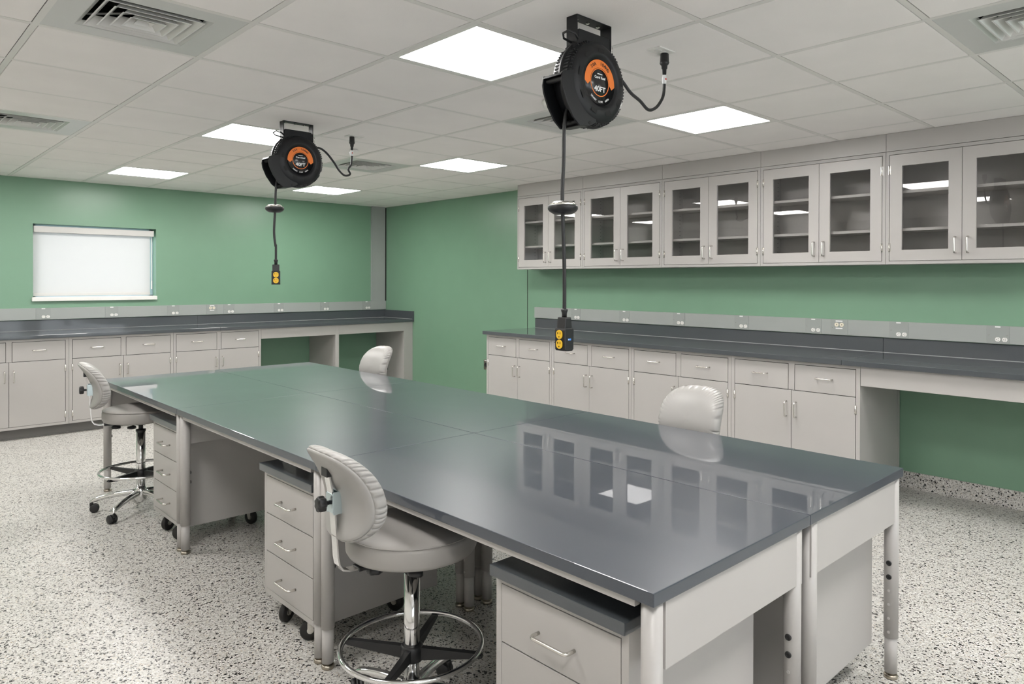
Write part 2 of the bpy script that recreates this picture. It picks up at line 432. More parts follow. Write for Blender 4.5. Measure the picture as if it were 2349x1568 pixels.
# air diffusers
def make_diffuser():
    t = thing('air_diffuser', '', 'air vent')
    f = MB(); h = T / 2 - .0125; q = .195
    for (x0, x1, y0, y1) in ((-h, h, -h, -q), (-h, h, q, h), (-h, -q, -q, q), (q, h, -q, q)):
        f.box(x0, x1, y0, y1, -.001, .008)
    # collar sloping up from the panel into the duct
    def ring(mb, a, z0, c, z1, th=.0015):
        for k in range(4):
            R = Matrix.Rotation(k * PI / 2, 3, 'Z')
            p = [R @ Vector(v) for v in ((-a, -a, z0), (a, -a, z0), (c, -c, z1), (-c, -c, z1))]
            mb.quad(*p)
            p2 = [v + Vector((0, 0, th)) for v in p]; mb.quad(*p2)
    ring(f, q, 0, q - .02, .014)
    f.build('panel', m_diff, t)
    c = MB(); c.box(-q, q, -q, q, .10, .11)
    for k in range(4):
        R = Matrix.Rotation(k * PI / 2, 3, 'Z'); c.quad(*[R @ Vector(v) for v in ((-q, -q, .01), (q, -q, .01), (q, -q, .1), (-q, -q, .1))])
    c.build('duct_box', m_dark, t)
    for (a, zz) in ((.166, -.004), (.128, -.006), (.092, -.008), (.058, -.010)):
        r = MB(); ring(r, a, zz, a - .030, zz + .034)
        for k in range(4):      # turned-out lower lip
            R = Matrix.Rotation(k * PI / 2, 3, 'Z')
            r.quad(*[R @ Vector(v) for v in ((-a - .006, -a - .006, zz), (a + .006, -a - .006, zz), (a, -a, zz), (-a, -a, zz))])
        r.build('louver', m_blade, t)
    r = MB(); r.box(-.018, .018, -.018, .018, .018, .021); ring(r, .03, -.004, .018, .02); r.build('louver', m_blade, t)
    s = MB()
    for k in range(2):
        R = Matrix.Rotation(k * PI / 2 + PI / 4, 4, 'Z'); q2 = MB(); q2.box(-.25, .25, -.002, .002, .034, .040); q2.xf(R)
        s.merge(q2.bm)
    s.build('cross_brace', m_diff, t)
    return t
proto = make_diffuser(); first = True
DL = {(-1, 0): 'large square metal air diffuser at the top left of the ceiling',
      (-1, 4): 'square metal air diffuser cut by the left edge, above the window wall',
      (3, 0): 'square metal air diffuser partly hidden behind the near cord reel',
      (3, 4): 'square metal air diffuser behind the plug cord of the far cord reel',
      (3, -4): 'square metal air diffuser cut by the right edge, above the wall cabinets'}
for (i, j) in DIFFS:
    place(proto, first, ((i + .5) * T, (j + .5) * T, HC), 0, DL[(i, j)], 'square ceiling air diffusers'); first = False

# ------------------------------------------------------------------ shared small parts
def pull(mb, x, y, z, L, vertical):
    """bent wire pull, feet L apart, standing .03 off the face at y (towards -y)"""
    r, d = .0050, .034; pts = []
    h = L / 2
    prof = [(-h, 0)] + [(-h + .014 - .014 * math.cos(a), -(d - .014) - .014 * math.sin(a)) for a in [k * PI / 14 for k in range(8)]]
    prof += [(-q[0], q[1]) for q in reversed(prof)]
    for u, v in prof: pts.append((x, y + v, z + u) if vertical else (x + u, y + v, z))
    mb.tube(pts, r, 10)
def hinge(mb, x, y, z, L=.058):
    mb.tube([(x, y - .004, z - L / 2), (x, y - .004, z + L / 2)], .0042, 10)
    for k in range(1, 5):
        zz = z - L / 2 + L * k / 5
        mb.tube([(x, y - .004, zz - .0007), (x, y - .004, zz + .0007)], .0047, 10)
    mb.box(x - .007, x + .007, y - .002, y + .001, z - L / 2, z + L / 2)

# ------------------------------------------------------------------ base cabinets (36 in unit, two drawers over two doors)
CW, CH = .914, .900
def make_base():
    t = thing('base_cabinet', '', 'cabinet')
    D = XR - 3.512 - .004; D = .655
    s = .026
    c = MB()
    c.box(.001, CW - .001, .020, D, .100, CH - .001, .001)          # carcass
    # face frame
    c.box(.001, s, 0, .022, .095, CH, .0008); c.box(CW - s, CW - .001, 0, .022, .095, CH, .0008)
    c.box(s, CW - s, .0, .022, CH - .022, CH, .0008); c.box(s, CW - s, 0, .022, .095, .118, .0008)
    c.box(CW / 2 - .021, CW / 2 + .021, 0, .022, .700, CH - .022, .0008)
    c.build('body', m_cab, t)
    k = MB(); k.box(.0002, CW - .0002, .070, .085, 0, .100); k.box(.0002, .014, .085, D, 0, .100); k.box(CW - .014, CW - .0002, .085, D, 0, .1)
    k.box(.0002, CW - .0002, .061, .071, 0, .012, .002); k.build('toe_kick', m_kick, t)
    sh = MB(); sh.box(s, CW - s, .006, .0195, .118, CH - .022); sh.build('shadow_gap', m_seam_shade, t)  # black sheet behind the fronts, painting the shade in their gaps
    for sd in (0, 1):
        x0, x1 = (s + .0035, CW / 2 - .0245) if sd == 0 else (CW / 2 + .0245, CW - s - .0035)
        d = MB(); d.box(x0, x1, -.001, .018, .7015, CH - .0262, .0015)
        dr = d.build('drawer', m_cab, t)
        h = MB(); pull(h, (x0 + x1) / 2, -.001, (.7015 + CH - .0255) / 2 + .008, .102, False); h.build('handle', m_steel, dr)
        x0, x1 = (s + .0035, CW / 2 - .0017) if sd == 0 else (CW / 2 + .0017, CW - s - .0035)
        d = MB(); d.box(x0, x1, -.001, .018, .1205, .697, .0015)
        do = d.build('door', m_cab, t)
        hx = x1 - .032 if sd == 0 else x0 + .032
        h = MB(); pull(h, hx, -.001, .568, .102, True); h.build('handle', m_steel, do)
        hx = x0 - .001 if sd == 0 else x1 + .001
        for z in (.618, .185):
            h = MB(); hinge(h, hx, -.001, z); h.build('hinge', m_steel, do)
    return t
proto = make_base(); first = True
XF, YF = 3.512, 5.03
ordl = ['cut by the left edge of the photo', 'behind the far left stool', 'beside the open knee space']
for k, x in enumerate((-.546, .368, 1.282)):
    place(proto, first, (x, YF, 0), 0, 'grey base cabinet on the window wall, ' + ordl[k], 'base cabinets along the window wall'); first = False
ordr = ['leftmost, next to bare green wall', 'behind the near hanging outlet block', 'behind the right stool backrest', 'rightmost, beside the open knee space']
for k in range(4):
    place(proto, first, (XF, 2.72 - k * CW, 0), -PI / 2, 'grey base cabinet on the right wall, ' + ordr[k], 'base cabinets along the right wall')

# knee-space aprons and end panels
def apron(name, label, x0, x1, y, z0, z1, horiz, cat='apron panel'):
    b = MB()
    if horiz: b.box(x0, x1, y, y + .02, z0, z1, .001); b.box(x0, x1, y + .02, y + .06, z1 - .012, z1); b.box(x0, x1, y + .015, y + .05, z0, z0 + .004)
    else: b.box(y, y + .02, x0, x1, z0, z1, .001); b.box(y + .02, y + .06, x0, x1, z1 - .012, z1); b.box(y + .015, y + .05, x0, x1, z0, z0 + .004)
    return tag(b.build(name, m_cab), label, cat)
apron('knee_space_apron', 'light grey apron bridging the left knee space on the window wall', 2.197, 3.105, YF, .785, .899, True)
apron('knee_space_apron', 'light grey apron bridging the right knee space, nearest the room corner', 3.152, 4.080, YF, .785, .899, True)
apron('knee_space_apron', 'long grey apron under the counter at the right edge of the photo', -2.78, -.938, XF, .775, .899, False)
def endpanel(label, x, y, wd, dp, rz=0, kick=True):
    t = thing('end_panel', label, 'support panel', (x, y, 0), rz)
    b = MB(); b.box(0, wd, 0, dp, .0, .899, .001); b.build('panel', m_cab, t)
    return t
endpanel('light grey upright panel between the two knee spaces on the window wall', 3.105, YF, .047, .665)
endpanel('light grey upright panel against the right wall at the end of the window counter', 4.080, YF, .042, .665)
b = MB(); b.box(4.124, XR - .002, YF + .004, YF + .02, 0, .899, .001)
tag(b.build('filler_strip', m_cab), 'narrow light grey filler strip closing the window counter to the right wall', 'filler panel')
endpanel('light grey upright panel under the right counter beyond the photo edge', XF, -2.78, .047, .70, -PI / 2)
# scribe filler behind the right-hand run
b = MB(); b.box(4.17, XR - .009, -.936, -.915, .0, .899); b.box(4.17, XR - .009, 2.705, 2.72, 0, .899)
tag(b.build('scribe_filler', m_cab), 'thin light grey fillers closing the right base cabinets to the wall', 'filler panel')

# countertops
def edge_slab(b, x0, x1, y0, y1, z0, z1, m=None): b.box(x0, x1, y0, y1, z0, z1, .003, m=m, seg=2)
t = thing('countertop', 'long dark grey counter with backsplash along the window wall', 'countertop', (1.8, 5.35, .9))
b = MB()
for x0, x1 in ((-.56, 1.74), (1.741, XR - .001)): edge_slab(b, x0 - 1.8, x1 - 1.8, 5.0 - 5.35, YW - 5.351, 0, .034)
b.build('slab', m_counter, t)
b = MB()
for x0, x1 in ((-.56, 1.74), (1.742, XR - .002)): b.box(x0 - 1.8, x1 - 1.8, YW - .026 - 5.35, YW - 5.352, .034, .137, .002)
b.build('backsplash', m_counter, t)
b = MB(); b.tube([(-.56 - 1.8, YW - .0265 - 5.35, .0342), (XR - .024 - 1.8, YW - .0265 - 5.35, .0342), (XR - .0245 - 1.8, 5.01 - 5.35, .0342)], .0028, 6); b.build('caulk_line', m_caulk, t)
b = MB(); b.box(XR - .024 - 1.8, XR - .001 - 1.8, 5.0 - 5.35, YW - .027 - 5.35, .034, .137, .002); b.build('side_splash', m_counter, t)
t = thing('countertop', 'long dark grey counter with backsplash along the right wall, under the glass cabinets', 'countertop', (3.85, 0, .9))
b = MB()
for y0, y1 in ((-2.79, -.83), (-.829, 2.745)): edge_slab(b, 3.478 - 3.85, XR - .001 - 3.85, y0, y1, 0, .034)
b.build('slab', m_counter, t)
b = MB()
for y0, y1 in ((-2.79, -.83), (-.828, 2.722)): b.box(XR - .024 - 3.85, XR - .001 - 3.85, y0, y1, .034, .137, .002)
b.build('backsplash', m_counter, t)

b = MB(); b.tube([(XR - .0245 - 3.85, -2.79, .0342), (XR - .0245 - 3.85, 2.72, .0342)], .0028, 6); b.build('caulk_line', m_caulk, t)
b = MB(); b.box(XR - .012, XR - .0005, YW - .034, YW - .001, 1.16, HC - .01); struct('corner_shade_strip', b, m_seam_shade)  # black strip standing in for the shade between riser and right wall

# ------------------------------------------------------------------ raceways and outlet plates
t = thing('raceway', 'grey metal wiring channel above the counter on the window wall', 'wiring channel', (1.8, YW, 1.10))
b = MB(); b.box(-2.36, XR - .006 - 1.8, -.036, -.001, -.058, .056, .0015); b.build('channel', m_race, t)
b = MB(); b.box(2.20, 2.405, -.030, -.001, .056, HC - 1.10 - .0, .001); b.build('riser', m_race, t)
b = MB(); b.box(2.195, 2.208, -.036, -.001, .056, HC - 1.10, .001); b.build('riser_trim', m_race, t)
t = thing('raceway', 'grey metal wiring channel above the counter on the right wall', 'wiring channel', (XR, 0, 1.10))
b = MB(); b.box(-.036, -.001, -2.78, 2.722, -.058, .056, .0015); b.build('channel', m_race, t)
def make_plate(kind):
    t = thing('outlet_plate', '', 'outlet plate')
    w2 = .0625
    b = MB(); b.box(-w2, w2, -.003, 0, -.0585, .0565, .0008)
    b.box(-w2 - .0012, -w2, -.0012, 0, -.0575, .0555, m=None)
    p = b.build('cover', m_plate, t)
    b = MB()
    for x in (-.05, .05): b.lathe([(.0022, -.0042), (.0022, -.003)], 10, axis='Y', at=(x, 0, -.004))
    b.build('screws', m_steel, t)
    z0 = -.030 if kind == 0 else .018
    for x in (-.0005, .038) if kind == 0 else (-.018, .020):
        r = MB()
        r.lathe([(.0155, -.003), (.0155, -.0052), (.0145, -.006)], 24, axis='Y', at=(x, 0, z0), m=m_white if kind == 0 else m_ivory, rad=(lambda a, h: min(1, .86 / max(.001, abs(math.sin(a))))) if kind == 0 else None)
        if kind == 0:
            r.box(x + .0005, x + .0065, -.0066, -.0058, z0 + .004, z0 + .0062, m=m_hole); r.box(x + .0005, x + .0065, -.0066, -.0058, z0 - .0062, z0 - .004, m=m_hole)
            r.lathe([(.0022, -.0058), (.0022, -.0066)], 10, axis='Y', at=(x - .0065, 0, z0), m=m_hole)
        else:
            r.box(x - .001, x + .002, -.0066, -.0058, z0 - .005, z0 + .005, m=m_hole); r.box(x - .001, x + .005, -.0066, -.0058, z0 - .0016, z0 + .0016, m=m_hole)
        r.build('receptacle', m_white, t)
    b = MB()
    if kind == 0: b.box(-.016, .014, -.0042, -.003, .046, .0545)
    else:
        b.box(-.025, .025, -.0042, -.003, .040, .0485); b.build('label_strip', m_wtext, t)
        b = MB(); b.box(-.025, .025, -.0042, -.003, -.014, -.0055)
    b.build('label_strip', m_wtext, t)
    return t
pl0 = make_plate(0); pl1 = make_plate(1)
yp = YW - .0365
gl = 'outlet plates on the window wall channel'
wl = [(.277, 'below the left half of the window'), (.877, 'below the middle of the window'), (1.480, 'just right of the window'),
      (2.089, 'immediately right of the ivory socket plate'), (2.691, 'below the hanging far outlet block'), (3.302, 'second from the room corner'), (3.910, 'closest to the room corner')]
for k, (x, lb) in enumerate(wl):
    place(pl0, k == 0, (x, yp, 1.10), 0, 'grey plate, two white outlets, window wall, ' + lb, gl)
place(pl1, True, (1.895, yp, 1.10), 0, 'grey plate with two ivory sockets and two label strips, window wall', None)
gr = 'outlet plates on the right wall channel'
rl = [(2.121, 'directly behind the near hanging cord'), (1.501, 'second from the left end of the channel'), (.889, 'third from the left end of the channel'), (.278, 'fourth from the left end of the channel'),
      (-.327, 'immediately left of the ivory socket plate'), (-.937, 'above the right end of the cabinets'), (-1.533, 'nearest the right edge of the photo')]
for (y, lb) in rl:
    place(pl0, False, (XR - .0365, y, 1.10), -PI / 2, 'grey plate, two white outlets, right wall, ' + lb, gr)
place(pl1, False, (XR - .0365, -.522, 1.10), -PI / 2, 'grey plate with two ivory sockets and two label strips, right wall', None)
# lower wall device
t = thing('wall_outlet', 'small stainless plate with round black socket, low on the green right wall', 'wall outlet', (XR - .001, 3.555, .465), -PI / 2)
b = MB(); b.box(-.036, .036, -.005, 0, -.058, .058, .001); b.build('cover', mat('stainless plate', (.45, .42, .36), .35, metal=1), t)
b = MB(); b.lathe([(.024, -.005), (.024, -.009), (.012, -.010), (.010, -.006)], 24, axis='Y', at=(0, 0, -.005)); b.build('receptacle', m_black, t)
b = MB(); b.box(-.022, .022, -.0062, -.005, .042, .052); b.build('label_strip', m_wtext, t)

# ------------------------------------------------------------------ glass wall cabinets
UZ0, UZ1, UD = 1.555, 2.312, XR - 3.93 - .001
def make_upper():
    t = thing('wall_cabinet', '', 'cabinet'); s = .022; H = UZ1 - UZ0
    b = MB()
    b.box(.001, .020, .020, UD, 0, H); b.box(CW - .020, CW - .001, .020, UD, 0, H)
    b.box(.020, CW - .020, .020, UD, 0, .022); b.box(.020, CW - .020, .020, UD, H - .022, H); b.box(.020, CW - .020, UD - .008, UD, .022, H - .022)
    for x0, x1, z0, z1 in ((.001, s, 0, H), (CW - s, CW - .001, 0, H), (s, CW - s, 0, .020), (s, CW - s, H - .022, H)):
        b.box(x0, x1, 0, .022, z0, z1, .0008)
    # shelf-pin holes
    for x in (.0204, CW - .0204):
        for yy in (.07, UD - .05):
            for k in range(18):
                z = .08 + k * .034; dx = .0012 if x < .5 else -.0012
                b.box(min(x, x + dx), max(x, x + dx), yy - .003, yy + .003, z - .003, z + .003)
    bo = b.build('body', m_cabin, t)
    bo.data.materials.append(m_hole)
    for p in bo.data.polygons:
        cx = p.center
        if (abs(cx.x - .0210) < .0009 or abs(cx.x - (CW - .0210)) < .0009) and p.area < 5e-5 and .03 < cx.y < UD - .01: p.material_index = 1
    sp = MB(); sp.box(.0012, CW - .0012, .002, .020, H + .003, HC - UZ0 - .003, .0008); sp.box(.0012, CW - .0012, .020, UD, H + .003, H + .01); sp.box(.0012, .016, .02, UD, H + .003, HC - UZ0 - .003)
    sp.build('soffit_panel', m_cab, t)
    for z in (.222, .475):
        q = MB(); q.box(.0215, CW - .0215, .034, UD - .010, z, z + .019, .001); q.build('shelf', m_cab, t)
    for sd in (0, 1):
        x0, x1 = (s + .0035, CW / 2 - .0015) if sd == 0 else (CW / 2 + .0015, CW - s - .0035)
        z0, z1 = .0232, H - .0252
        r = .076; d = MB()
        for a0, a1, c0, c1 in ((x0, x0 + r, z0, z1), (x1 - r, x1, z0, z1), (x0 + r, x1 - r, z0, z0 + .072), (x0 + r, x1 - r, z1 - .077, z1)):
            d.box(a0, a1, -.001, .017, c0, c1, .0)
        do = d.build('door', m_cab, t)
        gmb = MB(); gmb.box(x0 + r - .004, x1 - r + .004, .008, .011, z0 + .068, z1 - .073); gmb.build('glass', m_glass, do)
        hx = x1 - .034 if sd == 0 else x0 + .034
        h = MB(); pull(h, hx, -.001, .118, .102, True); h.build('handle', m_steel, do)
        hx = x0 - .001 if sd == 0 else x1 + .001
        for z in (.632, .112):
            h = MB(); hinge(h, hx, -.001, z); h.build('hinge', m_steel, do)
    return t
proto = make_upper(); first = True
ul = ['leftmost of five, behind the ring stopper of the near hanging cord', 'second from the left of five', 'middle one of five', 'second from the right of five', 'at the right edge of the photo, cut off by it']
for k in range(5):
    place(proto, first, (3.93, 2.72 - k * CW, UZ0), -PI / 2, 'grey glass-door wall cabinet, ' + ul[k], 'glass-door wall cabinets on the right wall'); first = False

# ------------------------------------------------------------------ lab tables (six, pushed together)
TZ, TL, TW = .762, 1.529, .757
def make_table():
    t = thing('lab_table', '', 'table')
    b = MB(); b.box(-TW / 2, TW / 2, -TL / 2, TL / 2, TZ - .031, TZ, .0022, seg=2); b.build('tabletop', m_table, t)
    lx = (-TW / 2 + .033, TW / 2 - .050); ly = TL / 2 - .029
    zt = TZ - .032
    for ix, x in enumerate(lx):
        for y in (-ly, ly):
            b = MB(); b.lathe([(.0245, .150), (.0245, zt)], 32, at=(x, y, 0)); b.lathe([(.0215, .022), (.0215, .152)], 32, at=(x, y, 0))
            b.lathe([(.0245, .149), (.0245, .1495), (.022, .1495)], 32, at=(x, y, 0))
            sg = 1 if ix == 0 else -1
            for z in (.322, .272, .222, .172):
                b.lathe([(.0055, sg * .0225), (.0055, sg * .0251), (.004, sg * .0251)], 12, axis='X', at=(x, y, z))
            leg = b.build('leg', m_cab, t)
            f = MB(); f.lathe([(.012, .006), (.012, .030)], 16, at=(x, y, 0)); f.lathe([(.022, 0), (.0235, .003), (.0235, .011), (.020, .015)], 28, at=(x, y, 0), rad=lambda a, h: 1 + .012 * math.cos(14 * a)); f.build('foot', m_brass, leg)
            for z in (.422, .372):
                q = MB(); q.lathe([(.0095, sg * .0228), (.0095, sg * .0255), (.0085, sg * .0275), (.004, sg * .0280), (.0038, sg * .0265)], 20, axis='X', at=(x, y, z)); q.build('bolt', m_black, leg)
    x0, x1 = lx[0] + .025, lx[1] + .0
    for sy in (-1, 1):
        b = MB(); y = sy * (ly + .0135)
        b.box(x0, x1 + .006, y - .006, y + .006, .572, zt, .0006); b.build('end_apron', m_cab, t)
        b = MB(); b.box(x1 + .006, x1 + .0205, y - .0055, y + .005, .568, zt, .0006); b.build('bracket', m_cab, t)
    for x in (lx[0] - .014, lx[1] + .012):
        b = MB(); b.box(x - .010, x + .010, -ly + .03, ly - .03, zt - .018, zt, .001); b.build('side_rail', m_cab, t)
    return t
proto = make_table(); first = True
tl = {(0, 0): 'closest to the camera, near left corner of the island', (1, 0): 'near right corner of the island, black leg bolts showing',
      (0, 1): 'middle of the left side, beside the middle drawer pedestal', (1, 1): 'middle of the right side of the island',
      (0, 2): 'far left corner of the island, beside the far left stool', (1, 2): 'far right corner of the island, by the farthest stool'}
for j in range(3):
    for i in range(2):
        x = .112 + TW / 2 + i * (TW + .002); y = -1.82 + TL / 2 + j * (TL + .0012)
        place(proto, first, (x, y, 0), 0 if i == 0 else PI, 'dark-topped lab table, ' + tl[(i, j)], 'lab tables of the central island'); first = False

# ------------------------------------------------------------------ mobile pedestals
PW, PD = .465, .575
def castor(t, x, y, R=.041, rot=0.0, offs=.018):
    o = MB()
    c, s_ = math.cos(rot), math.sin(rot)
    o.lathe([(.012, -.0125), (R - .004, -.0125), (R, -.009), (R, .009), (R - .004, .0125), (.012, .0125)], 28, axis='X', m=m_rubber)
    o.lathe([(.012, -.013), (.014, -.0133), (.014, .0133), (.012, .013)], 16, axis='X', m=m_steel)
    o.xf(Matrix.Translation((x + offs * s_, y + offs * c, R)) @ Matrix.Rotation(-rot, 4, 'Z'))
    k = o.build('castor', m_rubber, t)
    p = MB()
    for sx in (-.0165, .0165):
        p.prism([(-.028, .045), (.012, .045), (.012, -.003), (0, -.012), (-.008, -.006), (-.014, .015)], 'X', sx - .001, sx + .001)
    p.box(-.0175, .0175, -.028, .012, .044, .046); p.box(-.024, .024, -.038, .018, .0462, .0568)
    p.tube([(-.018, 0, 0), (.018, 0, 0)], .004, 10)
    p.xf(Matrix.Translation((x + offs * s_, y + offs * c, R)) @ Matrix.Rotation(-rot, 4, 'Z') @ Matrix.Translation((0, 0, 0)))
    p.build('fork', m_steel, k)
def make_ped():
    t = thing('mobile_pedestal', '', 'drawer pedestal')
    z0, z1, s = .098, .625, .022
    b = MB(); b.box(0, PW, .018, PD, z0, z1 - .001, .0015)
    b.box(0, s, 0, .022, z0, z1, .001); b.box(PW - s, PW, 0, .022, z0, z1, .001); b.box(s, PW - s, 0, .022, z0, z0 + .022, .001); b.box(s, PW - s, 0, .022, z1 - .020, z1, .001)
    b.build('body', m_cab, t)
    sh = MB(); sh.box(s, PW - s, .011, .0175, z0 + .022, z1 - .02); sh.build('shadow_gap', m_seam_shade, t)  # black backing, shade of the drawer gaps put in as colour
    b = MB(); b.box(-.004, PW + .004, -.022, PD + .004, z1 + .0, z1 + .031, .0025); b.build('top', m_counter, t)
    hs = (z1 - .02 - z0 - .022) / 3
    for k in range(3):
        a = z0 + .022 + k * hs
        d = MB(); d.box(s + .002, PW - s - .002, -.001, .016, a + .002, a + hs - .0018, .0015); dr = d.build('drawer', m_cab, t)
        h = MB(); pull(h, PW / 2 + .0, -.001, a + hs * .40 + .012, .126, False); h.build('handle', m_steel, dr)
    for (x, y, r) in ((PW / 2 - .110, .055, PI - .5), (PW / 2 + .118, .055, PI + .45), (PW / 2 - .115, .42, 2.3), (PW / 2 + .110, .42, 1.2)): castor(t, x, y, rot=r)
    return t
proto = make_ped(); first = True
for (x, y, r, lb) in ((.158, .262, -PI / 2, 'between the two left stools'),
                      (.158, -1.252, -PI / 2, 'closest to the camera, under the near corner'),
                      (.158, 1.788, -PI / 2, 'farthest one, beside the far left stool'),
                      (1.600, -1.722, PI / 2, 'under the near right table, showing only its side')):
    place(proto, first, (x, y, 0), r, 'grey drawer pedestal on castors, ' + lb, 'mobile drawer pedestals under the tables'); first = False

# ------------------------------------------------------------------ stools
BH = .284            # backrest height
def yprof(z):        # how far the back curves to the rear (negative y) at height z
    u = z / BH
    return -.092 * max(0, (u - .36) / .64) ** 1.7 - .030 * max(0, (.30 - u) / .30) ** 2
def make_stool():
    t = thing('lab_stool', '', 'stool')
    # --- seat: round cushion
    b = MB(); r = .212
    b.lathe([(.05, .563), (r - .022, .563), (r - .008, .568), (r - .001, .580), (r, .600), (r - .001, .622), (r - .005, .634)], 64)
    b.lathe([(r - .005, .634), (r - .008, .6375), (r - .030, .644), (r - .08, .650), (.05, .653), (.001, .6535)], 64)
    seat = b.build('seat', m_vinyld, t)
    b = MB(); pts = [((r - .0035) * math.cos(2 * PI * k / 96), (r - .0035) * math.sin(2 * PI * k / 96), .6355) for k in range(96)]
    b.tube(pts, .0021, 6, closed=True); b.build('piping', m_vinyld, seat)
    # --- mechanism under the seat
    b = MB(); b.box(-.085, .085, -.085, .085, .552, .563, .002); b.lathe([(.028, .530), (.032, .552)], 24)
    b.box(-.022, .022, -.20, .06, .546, .558, .002); b.build('seat_plate', m_black, t)
    b = MB(); b.tube([(.03, -.03, .548), (.12, -.06, .545)], .005, 8); b.lathe([(.008, 0), (.024, .003), (.024, .016), (.010, .020)], 12, at=(.125, -.062, .530), rad=lambda a, h: 1 + .12 * math.cos(3 * a)); b.build('lever', m_black, t)
    b = MB(); b.lathe([(.009, .520), (.024, .521), (.026, .528), (.024, .538), (.010, .546)], 24, at=(0, -.135, 0), rad=lambda a, h: 1 + .08 * math.cos(6 * a)); b.build('tension_knob', m_black, t)
    # --- column
    b = MB(); b.lathe([(.0135, .48), (.0135, .55)], 24); b.build('piston', m_black, t)
    b = MB(); b.lathe([(.0255, .09), (.0255, .492)], 32); c_ = b.build('column', m_chrome, t)
    b = MB(); b.lathe([(.018, .490), (.0285, .490), (.0285, .502), (.018, .503)], 24); b.build('collar', m_black, c_)
    # --- foot ring
    b = MB(); R = .228; b.tube([(R * math.cos(2 * PI * k / 72), R * math.sin(2 * PI * k / 72), .250) for k in range(72)], .0085, 12, closed=True)
    ring = b.build('foot_ring', m_chrome, t)
    b = MB(); b.lathe([(.027, .200), (.036, .202), (.037, .245), (.032, .252), (.027, .252)], 28)
    for k in range(4):
        a = math.radians(37.6 + 180 - 90 + 90 * k + 90)
        q = MB(); q.prism([(.030, .205), (.030, .246), (R - .012, .246), (R + .010, .240), (R + .012, .232), (R - .010, .228)], 'Y', -.010, .010, bev=.002)
        q.xf(Matrix.Rotation(a, 4, 'Z')); b.merge(q.bm)
    b.build('spokes', m_black, ring)
    # --- base
    b = MB(); b.lathe([(.030, .060), (.034, .066), (.034, .125), (.027, .140)], 32); b.lathe([(.017, .048), (.017, .062)], 20)
    for k in range(5):
        a = math.radians(120 + 72 * k); q = bmesh.new(); rings = []
        for u in range(13):
            f = u / 12; rr = .024 + f * .262
            wd = .019 - .003 * f; zc = .108 - .040 * f ** 2.2; th = .020 - .007 * f
            if u == 12: wd *= .55; th *= .5; zc -= .004
            ringv = []
            for kk in range(12):
                ph = 2 * PI * kk / 12; ringv.append(q.verts.new((rr, wd * math.cos(ph) * (1 if math.sin(ph) > 0 else .9), zc + th * math.sin(ph))))
            rings.append(ringv)
        for r0, r1 in zip(rings, rings[1:]):
            for kk in range(12): q.faces.new((r0[kk], r0[(kk + 1) % 12], r1[(kk + 1) % 12], r1[kk])).smooth = True
        q.faces.new(rings[-1]); q.faces.new(rings[0]); bmesh.ops.recalc_face_normals(q, faces=q.faces[:])
        bmesh.ops.transform(q, matrix=Matrix.Rotation(a, 4, 'Z'), verts=q.verts[:]); b.merge(q)
    base = b.build('base', m_chrome, t)
    for k in range(5):
        a = math.radians(120 + 72 * k); ca = MB()
        for sx in (-.0135, .0135):
            ca.lathe([(.006, sx - .0085), (.022, sx - .0085), (.0258, sx - .004), (.0258, sx + .004), (.022, sx + .0085), (.006, sx + .0085)], 24, axis='X', at=(0, .012, .0258))
        ca.lathe([(.0262, -.004), (.0262, .004)], 24, axis='X', at=(0, .012, .0262))
        ca.lathe([(.010, .03), (.011, .056), (.007, .062)], 16, at=(0, -.004, 0))
        ca.xf(Matrix.Rotation(a, 4, 'Z') @ Matrix.Translation((.272, 0, 0)) @ Matrix.Rotation(.9 * k, 4, 'Z')); ca.build('castor', m_black, base)
    # --- backrest (faces +y, its rear to -y)
    zb, yb = .656, -.240      # bottom height, y of the panel's middle
    HW = .164
    def outline(n):
        pts = []
        for k in range(n):
            a = 2 * PI * k / n; c, s_ = math.cos(a), math.sin(a); e = 2 / 3.0
            x = HW * math.copysign(abs(c) ** e, c); z = BH / 2 * math.copysign(abs(s_) ** e, s_)
            if s_ < 0: x *= 1 - .10 * (abs(s_)) ** 2
            pts.append((x, BH / 2 + z, a))
        return pts
    n = 432; O = outline(n)
    def surf(x, z, off):  # off: towards the front
        return Vector((x, yb + yprof(z) + .028 * x * x / .02958 + off, zb + z))
    def shell(layers, pleat):
        q = bmesh.new(); rings = []
        for li, (sc, off, pl) in enumerate(layers):
            ringv = []
            for (x, z, a) in O:
                amp = 0
                if pl and pleat:
                    ph = 23 * a + 2.2 * math.sin(3 * a) + 1.1 * math.sin(7 * a + 1)
                    amp = pl * abs(math.sin(ph)) ** 9 * (.45 + .55 * abs(math.cos(a)) ** .7)
                xx = x * sc + 0; zz = (z - BH / 2) * sc + BH / 2
                d = Vector((x, z - BH / 2)).normalized()
                xx -= d.x * amp; zz -= d.y * amp
                ringv.append(q.verts.new(surf(xx, zz, off - amp * .6)))
            rings.append(ringv)
        for r0, r1 in zip(rings, rings[1:]):
            for k in range(n): q.faces.new((r0[k], r0[(k + 1) % n], r1[(k + 1) % n], r1[k])).smooth = True
        for ringv, (sc, off, pl) in ((rings[0], layers[0]), (rings[-1], layers[-1])):
            c = q.verts.new(surf(0, BH / 2, off))
            for k in range(n): q.faces.new((ringv[k], ringv[(k + 1) % n], c)).smooth = True
        bmesh.ops.recalc_face_normals(q, faces=q.faces[:])
        return q
    # front cushion
    b = MB(); b.merge(shell([(.05, .060, 0), (.35, .060, 0), (.62, .058, 0), (.80, .053, 0), (.88, .048, .0008), (.93, .041, .003), (.965, .033, .0048), (.99, .023, .006), (1.0, .012, .006), (.988, .003, .0055), (.962, -.002, .0045), (.90, -.001, 0), (.5, -.001, 0), (.05, -.001, 0)], True))
    back = b.build('backrest', m_vinyl, t)
